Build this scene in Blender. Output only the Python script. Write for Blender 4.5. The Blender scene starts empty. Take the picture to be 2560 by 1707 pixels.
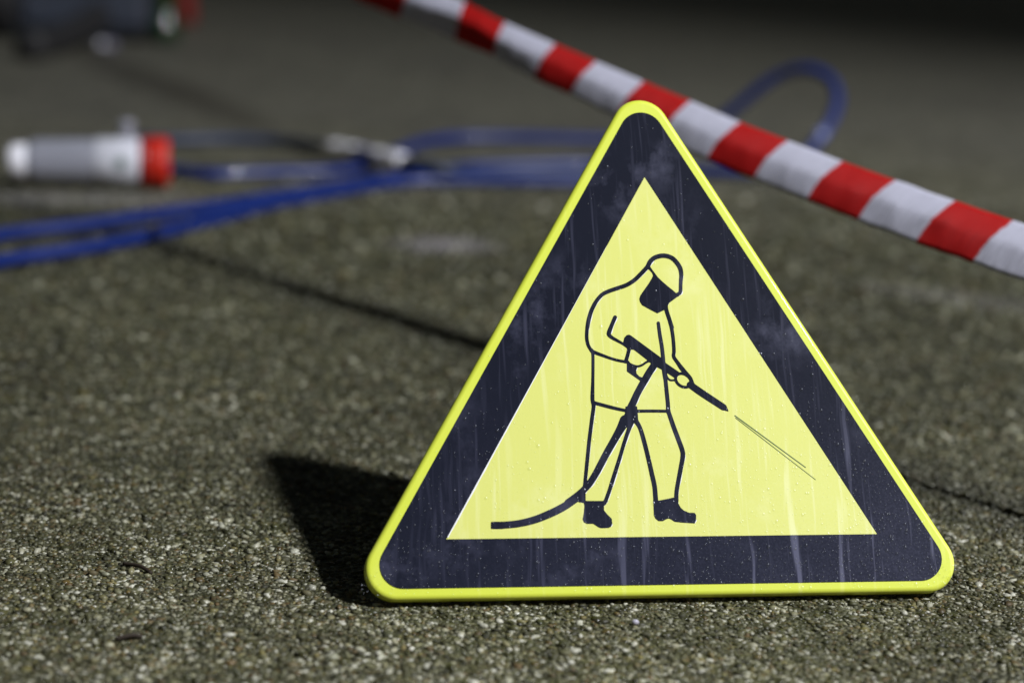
import bpy, math
import numpy as np
from mathutils import Matrix, Vector

scene = bpy.context.scene
COL = scene.collection

# ---------------------------------------------------------------- measured layout (metres; sign artwork in mm)
CAM = [-0.10592,-1.21,0.44903,0.22673311671985352,-0.036128571952545666]
LEAN = 0.5004784403550282
YAW = 0.1491719828756727
STROKES = [[[-44.19,179.19,1.201],[-43.1,184.1,1.229],[-41.08,190.44,1.258],[-38.42,195.73,1.287],[-35.84,199.28,1.313],[-32.95,202.12,1.335],[-28.71,204.27,1.361],[-23.08,206.26,1.383],[-17.8,208.07,1.405],[-13.89,210.05,1.422],[-9.92,212.92,1.445],[-5.51,217.23,1.457],[-1.45,221.55,1.48],[0.1,224.43,1.529],[1.97,226.59,1.573],[4.5,228.23,1.573],[7.7,229.16,1.573],[10.16,229.36,1.566],[13.28,228.85,1.559],[16.33,227.26,1.557],[18.95,224.23,1.55],[20.84,220.66,1.538],[21.35,216.36,1.398],[20.92,212.78,1.293],[20.5,209.21,1.188],[20.32,206.36,1.2],[19.83,203.86,1.207],[17.98,202.07,1.219]],[[9.6,192.8,1.219],[10.27,189.26,1.243],[11.4,185.03,1.272],[12.81,179.39,1.296]],[[9.65,190.94,1.175],[11.16,185.64,1.171],[12.38,179.83,1.171],[13.05,173.5,1.166],[13.25,168.23,1.171],[13.2,162.98,1.166],[12.83,159.31,1.166],[15.32,155.12,1.244],[17.69,151.46,1.498],[20.57,147.8,1.425],[23.22,144.67,1.166],[24.29,141.02,1.291]],[[-38.53,195.46,1.239],[-41.07,190.7,1.216],[-43.15,184.89,1.196],[-44.27,179.63,1.173],[-44.93,174.38,1.153],[-44.95,170.72,1.121],[-44.25,167.06,1.089],[-42.61,163.93,1.057],[-40.92,161.85,1.025]],[[-42.38,163.41,1.025],[-39.38,161.85,1.128],[-35.36,160.29,1.025],[-29.83,158.21,0.923],[-24.27,156.65,0.926],[-18.16,155.62,0.926]],[[-42.1,163.93,0.923],[-41.48,160.8,0.974],[-41.73,153.52,0.996],[-42.33,143.14,1.021],[-43.08,132.81,1.272],[-43.1,129.21,1.247],[-42.61,126.64,1.217]],[[-42.28,128.18,1.14],[-34.01,125.85,1.145],[-27.98,124.29,1.085],[-21.93,122.98,1.021],[-17.87,122.46,1.018],[-14.81,122.45,1.021],[-5.6,122.53,0.996],[6.17,122.39,0.978]],[[-42.61,126.26,1.249],[-42.79,124.62,1.244],[-44.78,113.69,1.217],[-46.65,102.81,1.212],[-48.24,91.99,1.212],[-49.43,83.9,1.167],[-50.61,75.85,1.127],[-51.4,70.49,1.127]],[[-25.32,186.28,1.291],[-27.63,181.27,1.286],[-29.86,176.0,1.441],[-29.95,174.16,1.286],[-28.09,172.33,1.132],[-24.59,170.25,0.978],[-21.1,168.16,0.823],[-17.64,165.55,0.775]],[[-16.89,165.02,1.286],[-17.86,161.36,1.183],[-19.08,157.7,1.235],[-19.94,155.87,1.025]],[[-18.19,155.09,0.72],[-15.19,153.53,0.72],[-12.15,152.75,0.72],[-9.02,153.54,0.738],[-5.82,155.63,0.757],[-3.71,156.41,0.772]],[[3.71,182.44,1.089],[4.29,174.53,1.218],[5.13,166.64,1.257],[5.51,159.82,1.296],[5.67,153.55,1.291]],[[22.82,140.15,0.93],[22.03,139.35,0.93],[20.98,138.81,0.933],[19.76,138.58,0.93],[18.44,138.66,0.93],[17.11,139.05,0.93],[15.87,139.72,0.926],[14.79,140.64,0.93],[13.95,141.72,0.93],[13.41,142.91,0.93],[13.21,144.12,0.93],[13.35,145.27,0.93],[13.83,146.28,0.93],[14.62,147.08,0.93],[15.67,147.62,0.93],[16.89,147.86,0.93],[18.21,147.78,0.933],[19.54,147.39,0.933],[20.79,146.71,0.933],[21.87,145.8,0.933],[22.71,144.71,0.93],[23.25,143.52,0.93],[23.45,142.31,0.93],[23.3,141.16,0.933],[22.82,140.15,0.93]],[[6.79,148.85,0.62],[7.52,145.46,0.62],[9.46,143.38,0.62],[12.55,143.37,0.62]],[[5.52,150.93,1.291],[5.99,145.72,1.286],[6.35,143.12,1.291],[6.67,135.32,1.312],[6.99,127.56,1.333],[6.94,122.39,1.389]],[[-0.78,153.54,2.324],[-4.13,148.85,2.367],[-6.95,144.42,2.367],[-9.76,140.01,2.307],[-13.15,134.32,2.256],[-16.01,128.64,2.349],[-18.58,123.49,2.544],[-19.57,119.38,2.554]],[[-22.16,116.34,3.529],[-25.73,110.34,2.714],[-30.45,102.73,2.38],[-35.16,95.16,2.326],[-39.87,87.07,2.263],[-43.97,80.1,2.201],[-48.57,73.69,2.147],[-54.17,68.38,2.192],[-59.14,64.68,2.184],[-62.44,62.47,2.131]],[[-54.99,66.22,2.406],[-65.28,59.62,2.497],[-75.45,54.74,2.487],[-85.53,51.07,2.379],[-95.52,48.9,2.279],[-105.42,48.02,2.262],[-110.55,47.98,2.262]],[[-17.27,116.32,1.635],[-20.03,110.32,1.357],[-23.47,101.61,1.217],[-27.28,90.78,1.239],[-31.67,78.93,1.293],[-34.79,70.35,1.234],[-37.23,64.48,1.234],[-38.71,61.55,1.23]],[[-15.61,116.87,1.635],[-12.64,111.38,1.362],[-10.4,102.63,1.411],[-8.08,90.66,1.411],[-6.25,79.81,1.487],[-5.05,72.25,1.514],[-4.79,62.57,1.562]],[[6.84,122.84,1.367],[9.78,112.39,1.477],[12.54,103.61,1.498],[14.8,95.96,1.531],[14.81,91.6,1.526],[12.99,84.01,1.444],[10.84,75.36,1.384],[9.37,68.9,1.371],[8.75,62.98,1.352]],[[22.77,140.21,2.273],[30.18,134.69,2.376],[44.05,125.1,2.221]]]
POLYS = [[[-0.02,222.28],[1.89,219.08],[5.11,214.28],[8.39,210.91],[11.7,207.9],[15.02,205.08],[16.83,203.31],[18.76,203.5],[20.64,202.98],[17.53,200.47],[14.62,198.32],[11.9,196.35],[10.92,194.58],[10.78,192.1],[7.96,191.3],[5.46,190.12],[3.5,189.13],[-1.38,191.75],[-6.57,194.77],[-7.84,196.96],[-8.24,199.08],[-7.34,201.56],[-5.54,204.06],[-1.04,210.13],[1.24,213.71],[2.04,215.5],[1.45,217.29],[-0.51,219.59],[-2.21,220.47]],[[-18.96,155.09],[-15.19,153.43],[-12.18,152.07],[-13.07,149.89],[-12.93,147.8],[-10.99,145.72],[-8.45,145.1],[-9.62,142.61],[-10.87,143.13],[-19.26,149.36]],[[-20.5,169.73],[-19.75,172.36],[-18.22,174.04],[-16.65,174.36],[-15.39,173.84],[3.66,159.03],[7.05,155.11],[15.72,148.85],[14.21,145.2],[12.15,145.2],[4.71,150.31],[1.71,151.98],[-1.8,153.8],[-4.73,156.67],[-13.6,163.98],[-14.87,164.24],[-17.2,163.98],[-21.1,168.16]],[[-112.84,50.28],[-105.35,50.2],[-105.5,45.75],[-112.99,45.74]],[[-21.4,125.66],[-13.77,125.64],[-13.55,119.6],[-13.49,115.76],[-15.72,114.68],[-18.5,113.59],[-22.93,111.97],[-24.9,115.8],[-21.9,121.27]],[[-50.93,63.22],[-39.44,63.11],[-36.24,62.87],[-39.07,59.69],[-39.21,57.02],[-37.2,54.33],[-34.41,51.38],[-34.21,47.92],[-35.2,46.33],[-36.57,45.55],[-41.91,45.45],[-43.48,46.16],[-46.57,48.32],[-50.83,48.36],[-52.65,49.45],[-53.36,51.31],[-52.36,55.56],[-51.79,59.81],[-52.06,61.95],[-55.51,62.51],[-54.29,65.71],[-50.69,68.35]],[[-6.38,63.12],[-2.88,62.98],[7.79,65.03],[10.23,65.12],[10.08,60.82],[11.43,58.12],[13.48,56.22],[16.65,54.85],[20.43,54.71],[21.31,53.19],[21.11,49.98],[20.0,47.85],[11.93,48.48],[6.84,49.07],[5.03,50.42],[3.19,51.24],[1.27,50.73],[-0.68,49.58],[-3.64,49.61],[-5.7,51.34],[-6.54,53.48],[-6.43,59.37]],[[40.18,129.26],[46.19,126.13],[47.57,122.08],[43.91,123.03],[38.97,126.67]]]
SPRAY = [[[51.43,119.38],[97.12,84.08],0.62],[[51.84,117.82],[103.22,75.83],0.38]]
H1 = [[-0.7734,1.0552,0.0085],[-0.7267,1.1605,0.0085],[-0.6435,1.2526,0.0085],[-0.5678,1.3488,0.0085],[-0.4987,1.4428,0.0085],[-0.435,1.5377,0.0085],[-0.3862,1.6043,0.0085],[-0.3354,1.678,0.0085],[-0.282,1.7555,0.0085],[-0.2257,1.8371,0.0085],[-0.1656,1.8919,0.0085],[-0.0716,1.9386,0.0085],[0.0246,1.9727,0.0085],[0.1191,1.947,0.0085],[0.2129,1.9307,0.0085],[0.2764,1.9348,0.0115],[0.3435,2.0382,0.0122],[0.3763,2.0743,0.0349],[0.4091,2.1137,0.0723],[0.425,2.1528,0.1086],[0.4142,2.1803,0.1389],[0.3793,2.2038,0.1516],[0.3429,2.232,0.1402],[0.3017,2.2457,0.1107],[0.2604,2.257,0.0707],[0.215,2.2696,0.0363],[0.1654,2.3367,0.0085],[0.1063,2.2976,0.0085],[0.0356,2.2885,0.0085],[-0.0347,2.2796,0.0085],[-0.1396,2.2661,0.0085],[-0.222,2.2315,0.0085],[-0.2728,2.1476,0.0085],[-0.3107,2.0066,0.0085],[-0.3391,1.8738,0.0085],[-0.3757,1.7989,0.0085],[-0.4153,1.772,0.0085],[-0.4726,1.7491,0.0085],[-0.5176,1.7295,0.0085],[-0.562,1.7101,0.0085],[-0.614,1.7384,0.0085],[-0.6879,1.8139,0.0085],[-0.7854,1.8693,0.0085],[-0.8361,1.8741,0.0085]]
H2 = [[-0.7267,0.8933,0.0085],[-0.6849,0.9982,0.0085],[-0.6096,1.0958,0.0085],[-0.5614,1.1782,0.0085],[-0.515,1.2802,0.0085],[-0.4846,1.3482,0.0085],[-0.4492,1.4339,0.0085],[-0.4052,1.5197,0.0085],[-0.3571,1.5963,0.0085],[-0.3062,1.6772,0.0085],[-0.2503,1.7226,0.0085],[-0.1621,1.7443,0.0085],[-0.0726,1.7581,0.0085],[0.0179,1.7803,0.0085],[0.0797,1.8077,0.0085],[0.1333,1.8334,0.0085]]
H3 = [[-0.7616,2.0616,0.0085],[-0.6784,2.0749,0.0085],[-0.6231,2.1011,0.0085],[-0.5719,2.1156,0.0085],[-0.5048,2.1137,0.0085],[-0.4589,2.0595,0.0125],[-0.4109,1.9715,0.0205],[-0.3414,1.86,0.0265],[-0.2778,1.7771,0.0285],[-0.2334,1.7287,0.0285],[-0.2039,1.7364,0.0225],[-0.1634,1.7936,0.0115],[-0.1029,1.838,0.0085],[-0.0287,1.861,0.0085],[0.0522,1.8728,0.0085],[0.1268,1.8742,0.0085]]
TAPE = [[-1.0,-0.291,1.0617,0.3557,-0.2994,1.0416,0.3396,-0.3066,1.0426,0.3174],[-0.5,-0.2192,0.9721,0.3371,-0.2299,0.9521,0.3218,-0.2383,0.9533,0.3002],[0.0,-0.1669,0.8976,0.3225,-0.1709,0.8776,0.3069,-0.1739,0.8777,0.2846],[0.5,-0.1262,0.8455,0.3074,-0.1318,0.8259,0.2937,-0.1357,0.8256,0.2739],[1.0,-0.0723,0.7829,0.2916,-0.0852,0.7634,0.2783,-0.094,0.7623,0.259],[1.5,-0.0345,0.7365,0.2806,-0.0497,0.7173,0.2684,-0.06,0.7156,0.2505],[2.0,0.009,0.6805,0.2683,-0.0068,0.661,0.2552,-0.0171,0.6581,0.236],[2.5,0.0504,0.6284,0.257,0.0331,0.6088,0.2433,0.022,0.6048,0.2232],[3.0,0.0907,0.578,0.2449,0.0716,0.5587,0.2322,0.0593,0.5539,0.2133],[3.5,0.1279,0.5307,0.2361,0.1089,0.5113,0.2234,0.0968,0.5056,0.2046],[4.0,0.1689,0.4792,0.2261,0.1491,0.46,0.2139,0.1366,0.4535,0.1957],[4.5,0.2058,0.4335,0.2185,0.1853,0.4142,0.2062,0.1724,0.4068,0.1879],[5.0,0.2458,0.3838,0.2101,0.2246,0.3646,0.1981,0.2112,0.3564,0.1801],[5.5,0.2827,0.3386,0.2034,0.2607,0.3194,0.1915,0.2471,0.3111,0.1735],[6.0,0.322,0.2889,0.1962,0.3006,0.2698,0.1843,0.2877,0.2615,0.1661],[6.4,0.3438,0.2239,0.1975,0.3314,0.2312,0.1823,0.319,0.2386,0.167],[7.4,0.4207,0.1276,0.1924,0.4083,0.135,0.1772,0.3959,0.1423,0.1619],[9.0,0.5437,-0.0265,0.1843,0.5313,-0.0191,0.169,0.5189,-0.0118,0.1538],[12.0,0.7744,-0.3154,0.169,0.762,-0.308,0.1537,0.7496,-0.3007,0.1385],[16.0,1.082,-0.7006,0.1485,1.0696,-0.6932,0.1333,1.0572,-0.6858,0.118]]

# ---------------------------------------------------------------- camera
cam_data = bpy.data.cameras.new('camera')
cam = bpy.data.objects.new('camera', cam_data); COL.objects.link(cam); scene.camera = cam
cx, cy, cz, PITCH, ROLL = CAM
vr = Vector((1, 0, 0)); vf = Vector((0, math.cos(PITCH), -math.sin(PITCH))); vu = Vector((0, math.sin(PITCH), math.cos(PITCH)))
r2 = vr*math.cos(ROLL) - vu*math.sin(ROLL); u2 = vr*math.sin(ROLL) + vu*math.cos(ROLL)
m = Matrix((r2, u2, -vf)).transposed().to_4x4(); m.translation = (cx, cy, cz)
cam.matrix_world = m
cam_data.sensor_width = 36.0; cam_data.lens = 5000/2560*36
cam_data.clip_start = 0.01; cam_data.clip_end = 2000
cam_data.dof.use_dof = True; cam_data.dof.focus_distance = 1.315
cam_data.dof.aperture_fstop = 3.0; cam_data.dof.aperture_blades = 9

# ---------------------------------------------------------------- night sky
world = bpy.data.worlds.new('World'); scene.world = world; world.use_nodes = True
wn = world.node_tree
sky = wn.nodes.new('ShaderNodeTexSky'); sky.sky_type = 'NISHITA'; sky.sun_disc = False
sky.sun_elevation = math.radians(0.6); sky.sun_rotation = math.radians(118)
bg = wn.nodes['Background']; wn.links.new(sky.outputs[0], bg.inputs[0]); bg.inputs[1].default_value = 0.06

# ---------------------------------------------------------------- exposure
scene.view_settings.view_transform = 'Standard'; scene.view_settings.look = 'None'
scene.view_settings.exposure = 0.0; scene.view_settings.gamma = 1.0
scene.view_settings.use_curve_mapping = False

# ---------------------------------------------------------------- floodlight (the only lamp; it stands right of the picture)
LAMP_DIR = Vector((0.6287, -0.3328, 0.7028)); LAMP_AIM = Vector((-0.80, 1.15, 0.0)); APEX = Vector((-0.0243, 0.1615, 0.308))
LAMP_POS = APEX + LAMP_DIR*7.5
ld = bpy.data.lights.new('floodlight', 'SPOT'); ld.energy = 3900; ld.color = (0.94, 0.955, 1.0)
ld.shadow_soft_size = 0.22; ld.spot_size = math.radians(62); ld.spot_blend = 0.9
lamp = bpy.data.objects.new('floodlight', ld); COL.objects.link(lamp)
lamp.location = LAMP_POS
lamp.rotation_euler = (LAMP_AIM - LAMP_POS).to_track_quat('-Z', 'Y').to_euler()

# ---------------------------------------------------------------- helpers
def mesh_obj(name, verts, faces, mat, parent=None, smooth=False):
    me = bpy.data.meshes.new(name)
    me.from_pydata([tuple(v) for v in verts], [], [tuple(f) for f in faces]); me.update()
    if smooth: me.polygons.foreach_set('use_smooth', [True]*len(me.polygons))
    if mat: me.materials.append(mat)
    o = bpy.data.objects.new(name, me); COL.objects.link(o)
    if parent: o.parent = parent
    return o
def tri_obj(name, V, F, mat, parent=None, smooth=True):
    me = bpy.data.meshes.new(name)
    V = np.asarray(V, np.float32); F = np.asarray(F, np.int32)
    me.vertices.add(len(V)); me.vertices.foreach_set('co', V.ravel())
    me.loops.add(F.size); me.loops.foreach_set('vertex_index', F.ravel())
    me.polygons.add(len(F)); me.polygons.foreach_set('loop_start', np.arange(0, F.size, 3, dtype=np.int32))
    me.polygons.foreach_set('loop_total', np.full(len(F), 3, np.int32))
    me.update(calc_edges=True); me.validate()
    if smooth: me.polygons.foreach_set('use_smooth', np.ones(len(me.polygons), bool))
    if mat: me.materials.append(mat)
    o = bpy.data.objects.new(name, me); COL.objects.link(o)
    if parent: o.parent = parent
    return o
def empty(name, loc=(0, 0, 0)):
    o = bpy.data.objects.new(name, None); COL.objects.link(o); o.location = loc; o.empty_display_size = .05
    return o
def tag(o, label=None, cat=None, group=None, kind=None):
    if label: o['label'] = label
    if cat: o['category'] = cat
    if group: o['group'] = group
    if kind: o['kind'] = kind
    return o
def basis(d):
    d = Vector(d).normalized(); a = Vector((0, 0, 1)) if abs(d.z) < .9 else Vector((1, 0, 0))
    x = d.cross(a).normalized(); y = x.cross(d).normalized(); return d, x, y
def lathe(name, prof, p0, axis, mat, parent=None, seg=32, rib=None):
    """prof: list of (t along axis, radius) in metres from p0"""
    d, x, y = basis(axis); p0 = Vector(p0); V = []; F = []
    for t, r in prof:
        for i in range(seg):
            a = 2*math.pi*i/seg; rr = r*(rib(i) if rib else 1)
            V.append(p0 + d*t + (x*math.cos(a) + y*math.sin(a))*rr)
    for j in range(len(prof)-1):
        for i in range(seg):
            k = (i+1) % seg
            F.append((j*seg+i, j*seg+k, (j+1)*seg+k, (j+1)*seg+i))
    F.append(tuple(range(seg))[::-1]); F.append(tuple((len(prof)-1)*seg+i for i in range(seg)))
    o = mesh_obj(name, V, F, mat, parent)
    o.data.polygons.foreach_set('use_smooth', [len(p.vertices) == 4 for p in o.data.polygons])
    return o
def resample(P, step):
    """Catmull-Rom through P, evenly respaced"""
    P = np.array(P, float); Q = np.vstack([2*P[0]-P[1], P, 2*P[-1]-P[-2]]); out = []
    for i in range(1, len(Q)-2):
        p0, p1, p2, p3 = Q[i-1], Q[i], Q[i+1], Q[i+2]
        for t in np.linspace(0, 1, 24, endpoint=False):
            out.append(.5*((2*p1)+(-p0+p2)*t+(2*p0-5*p1+4*p2-p3)*t*t+(-p0+3*p1-3*p2+p3)*t**3))
    out.append(P[-1]); out = np.array(out)
    s = np.concatenate([[0], np.cumsum(np.linalg.norm(np.diff(out, axis=0), axis=1))])
    n = max(2, int(s[-1]/step)); q = np.linspace(0, s[-1], n)
    return np.stack([np.interp(q, s, out[:, c]) for c in range(out.shape[1])], 1), q
def tube(name, path, r, mat, parent=None, seg=14, step=.02):
    P, _ = resample(path, step); T = np.gradient(P, axis=0); T /= np.linalg.norm(T, axis=1)[:, None]
    V = []; F = []
    for p, t in zip(P, T):
        x = np.cross(t, [0, 0, 1]); x /= np.linalg.norm(x)+1e-9; y = np.cross(x, t)
        for i in range(seg):
            a = 2*math.pi*i/seg; V.append(p + (x*math.cos(a)+y*math.sin(a))*r)
    n = len(P)
    for j in range(n-1):
        for i in range(seg):
            k = (i+1) % seg; F.append((j*seg+i, j*seg+k, (j+1)*seg+k, (j+1)*seg+i))
    F.append(tuple(range(seg))[::-1]); F.append(tuple((n-1)*seg+i for i in range(seg)))
    return mesh_obj(name, V, F, mat, parent, smooth=True)
def box(name, lo, hi, mat, parent=None, bev=.004):
    (x0, y0, z0), (x1, y1, z1) = lo, hi
    V = [(x, y, z) for z in (z0, z1) for y in (y0, y1) for x in (x0, x1)]
    F = [(0, 2, 3, 1), (4, 5, 7, 6), (0, 1, 5, 4), (2, 6, 7, 3), (0, 4, 6, 2), (1, 3, 7, 5)]
    o = mesh_obj(name, V, F, mat, parent)
    b = o.modifiers.new('bevel', 'BEVEL'); b.width = bev; b.segments = 3
    return o

# ---------------------------------------------------------------- materials
class N:
    def __init__(s, name):
        s.m = bpy.data.materials.new(name); s.m.use_nodes = True; s.t = s.m.node_tree
        s.b = s.t.nodes['Principled BSDF']; s.out = s.t.nodes['Material Output']
    def n(s, typ, **kw):
        o = s.t.nodes.new('ShaderNode'+typ)
        for k, v in kw.items():
            if k.startswith('i_'): o.inputs[int(k[2:])].default_value = v
            else: setattr(o, k, v)
        return o
    def l(s, a, b): s.t.links.new(a, b)
    def math(s, op, a, b=None, c=None, clamp=False):
        o = s.n('Math', operation=op, use_clamp=clamp)
        for i, v in enumerate((a, b, c)):
            if v is None: continue
            if isinstance(v, (int, float)): o.inputs[i].default_value = v
            else: s.l(v, o.inputs[i])
        return o.outputs[0]
    def mix(s, fac, a, b):
        o = s.n('Mix', data_type='RGBA')
        for sock, v in ((o.inputs[0], fac), (o.inputs[6], a), (o.inputs[7], b)):
            if isinstance(v, tuple): sock.default_value = (*v, 1)
            elif isinstance(v, (int, float)): sock.default_value = v
            else: s.l(v, sock)
        return o.outputs[2]
    def mul(s, fac, a, b):
        o = s.n('Mix', data_type='RGBA', blend_type='MULTIPLY')
        s.l(fac, o.inputs[0]); s.l(a, o.inputs[6]); o.inputs[7].default_value = (*b, 1)
        return o.outputs[2]
    def ramp(s, fac, stops, interp='LINEAR'):
        o = s.n('ValToRGB'); s.l(fac, o.inputs[0]); cr = o.color_ramp; cr.interpolation = interp
        while len(cr.elements) < len(stops): cr.elements.new(.5)
        for e, (p, c) in zip(cr.elements, stops):
            e.position = p; e.color = (*c, 1) if isinstance(c, tuple) else (c, c, c, 1)
        return o.outputs[0]
    def noise(s, vec, scale, detail=4, rough=.55, out=0):
        o = s.n('TexNoise'); o.inputs['Scale'].default_value = scale; o.inputs['Detail'].default_value = detail
        o.inputs['Roughness'].default_value = rough
        if vec is not None: s.l(vec, o.inputs['Vector'])
        return o.outputs[out]
    def mapping(s, vec, loc=(0, 0, 0), rot=(0, 0, 0), sc=(1, 1, 1)):
        o = s.n('Mapping'); s.l(vec, o.inputs[0]); o.inputs[1].default_value = loc; o.inputs[2].default_value = rot; o.inputs[3].default_value = sc
        return o.outputs[0]
    def bump(s, h, strength=.3, dist=.001):
        o = s.n('Bump'); o.inputs['Strength'].default_value = strength; o.inputs['Distance'].default_value = dist
        s.l(h, o.inputs['Height']); s.l(o.outputs[0], s.b.inputs['Normal'])
    def set(s, **kw):
        for k, v in kw.items():
            sock = s.b.inputs[k.replace('_', ' ')]
            if isinstance(v, tuple): sock.default_value = (*v, 1) if len(v) == 3 else v
            elif isinstance(v, (int, float)): sock.default_value = v
            else: s.l(v, sock)
        return s

def simple(name, col, rough=.45, metal=0., vary=.12, scale=60, coat=0., spec=.5):
    a = N(name); tc = a.n('TexCoord').outputs['Object']
    nz = a.noise(tc, scale, 5)
    c0 = tuple(c*(1-vary) for c in col); c1 = tuple(min(1, c*(1+vary)) for c in col)
    a.set(Base_Color=a.mix(nz, c0, c1), Metallic=metal, Coat_Weight=coat, Specular_IOR_Level=spec)
    a.set(Roughness=a.math('MULTIPLY_ADD', nz, .2, rough-.1))
    return a.m

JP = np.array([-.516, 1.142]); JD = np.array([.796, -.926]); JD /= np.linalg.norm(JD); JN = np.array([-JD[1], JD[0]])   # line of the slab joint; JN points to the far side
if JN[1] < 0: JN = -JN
GRAIN_STOPS = [(0.0, (.020, .0195, .008)), (.14, (.044, .043, .017)), (.30, (.090, .087, .036)), (.44, (.136, .133, .060)),
               (.54, (.062, .069, .036)), (.62, (.185, .181, .100)), (.71, (.140, .082, .026)), (.76, (.24, .210, .070)), (.80, (.34, .325, .20)), (.88, (.47, .455, .335)), (.95, (.68, .67, .56))]

def stains_and_shade(a, pos, col):
    """moss, dark streaks, a chalky mark, painted shade and sheen, in paving coordinates"""
    moss = a.ramp(a.noise(pos, 16.0, 5, .65), [(.48, 0.), (.64, 1.)])
    col = a.mix(a.math('MULTIPLY', moss, .5), col, (.034, .037, .011))
    clump = a.ramp(a.noise(a.mapping(pos, loc=(7, 2, 0)), 48.0, 4, .6), [(.45, 0.), (.62, 1.)])
    col = a.mul(clump, col, (.52, .53, .44))
    dark = a.ramp(a.noise(a.mapping(pos, loc=(3.1, 1.7, 0)), 2.3, 4, .6), [(.46, 0.), (.70, 1.)])
    col = a.mul(dark, col, (.62, .61, .58))
    # darker belt behind the sign; farther back, wet sheen painted in as grey
    sp = a.n('SeparateXYZ'); a.l(pos, sp.inputs[0])
    yy = a.math('ADD', sp.outputs[1], a.math('MULTIPLY_ADD', a.noise(pos, 3.0, 4), 1.2, -.6))
    belt = a.ramp(a.math('DIVIDE', yy, 4.0), [(.02, 0.), (.11, 1.), (.34, 1.), (.52, 0.)])
    col = a.mul(belt, col, (.56, .57, .50))
    far_sheen = a.ramp(a.math('DIVIDE', yy, 4.0), [(.34, 0.), (.62, 1.)])
    col = a.mix(a.math('MULTIPLY', far_sheen, .55), col, (.084, .081, .074))
    # dirt and the tape's soft shadow, painted as a dark band along the joint
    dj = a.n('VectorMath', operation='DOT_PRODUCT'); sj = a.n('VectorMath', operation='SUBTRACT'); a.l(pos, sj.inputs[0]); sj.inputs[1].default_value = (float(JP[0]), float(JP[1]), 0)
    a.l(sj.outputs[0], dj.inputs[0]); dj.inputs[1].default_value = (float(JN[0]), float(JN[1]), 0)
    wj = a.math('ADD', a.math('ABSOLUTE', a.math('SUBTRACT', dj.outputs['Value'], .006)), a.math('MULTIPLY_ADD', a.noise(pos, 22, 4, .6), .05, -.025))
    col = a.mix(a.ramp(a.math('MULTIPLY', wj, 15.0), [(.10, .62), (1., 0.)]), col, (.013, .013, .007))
    # chalky spot left of the sign
    def blob(cxy, rad, rz, lo=.55, hi=1.0):
        mp = a.mapping(pos, loc=(0, 0, 0)); sub = a.n('VectorMath', operation='SUBTRACT'); a.l(mp, sub.inputs[0]); sub.inputs[1].default_value = (cxy[0], cxy[1], 0)
        rt = a.mapping(a.mapping(sub.outputs[0], rot=(0, 0, rz)), sc=(1/rad[0], 1/rad[1], 0))
        ln = a.n('VectorMath', operation='LENGTH'); a.l(rt, ln.inputs[0])
        w = a.math('ADD', ln.outputs['Value'], a.math('MULTIPLY_ADD', a.noise(pos, 30, 4), .5, -.25))
        return a.ramp(w, [(lo, 1.), (hi, 0.)])
    col = a.mix(a.math('MULTIPLY', blob((-.195, 1.246), (.085, .075), .0, .15, 1.15), .5), col, (.30, .28, .31))
    col = a.mix(a.math('MULTIPLY', blob((-.66, 1.50), (.40, .07), -.1, .2, 1.1), .4), col, (.22, .21, .22))
    col = a.mix(a.math('MULTIPLY', blob((.42, 1.02), (.20, .05), .5), .25), col, (.20, .19, .18))
    col = a.mix(a.math('MULTIPLY', blob((-.885, 3.05), (.09, .95), -.43), .7), col, (.030, .026, .017))  # narrow dark streak far back on the left
    return col

def ground_material(name, far=True):
    a = N(name); pos = a.n('NewGeometry').outputs['Position']
    v = a.n('TexVoronoi'); v.inputs['Scale'].default_value = 300; a.l(pos, v.inputs['Vector'])
    sx = a.n('SeparateColor'); a.l(v.outputs['Color'], sx.inputs[0])
    col = a.ramp(sx.outputs[0], GRAIN_STOPS, 'LINEAR')
    edge = a.ramp(v.outputs['Distance'], [(.45, 0.), (.95, 1.)])
    col = a.mix(edge, col, (.035, .032, .022))
    big = a.noise(pos, 9, 5, .6)
    col = a.mix(a.ramp(big, [(.35, .0), (.75, .45)]), col, (.058, .053, .028))
    a.set(Base_Color=stains_and_shade(a, pos, col), Specular_IOR_Level=.5)
    a.set(Roughness=a.ramp(a.noise(pos, 14, 4), [(.3, .42), (.7, .75)]))
    a.bump(a.math('SUBTRACT', 1.0, v.outputs['Distance']), .9, .002)
    return a.m
def grain_material():
    a = N('aggregate grains'); g = a.n('NewGeometry'); pos = g.outputs['Position']
    col = a.ramp(g.outputs['Random Per Island'], GRAIN_STOPS)
    col = a.mix(a.ramp(a.noise(pos, 900, 3), [(.4, 0.), (.8, .6)]), col, (.05, .046, .03))
    big = a.noise(pos, 9, 5, .6)
    col = a.mix(a.ramp(big, [(.35, .0), (.75, .45)]), col, (.058, .053, .028))
    a.set(Base_Color=stains_and_shade(a, pos, col), Specular_IOR_Level=.5)
    w = a.n('TexWhiteNoise', noise_dimensions='1D'); a.l(g.outputs['Random Per Island'], w.inputs['W'])
    a.set(Roughness=a.ramp(w.outputs['Value'], [(0, .22), (1, .75)]))
    a.bump(a.noise(pos, 1500, 2), .35, .0004)
    return a.m
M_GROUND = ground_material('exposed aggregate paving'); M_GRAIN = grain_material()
M_JOINT = simple('joint dirt', (.018, .016, .010), .9, vary=.5, scale=200)

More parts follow.
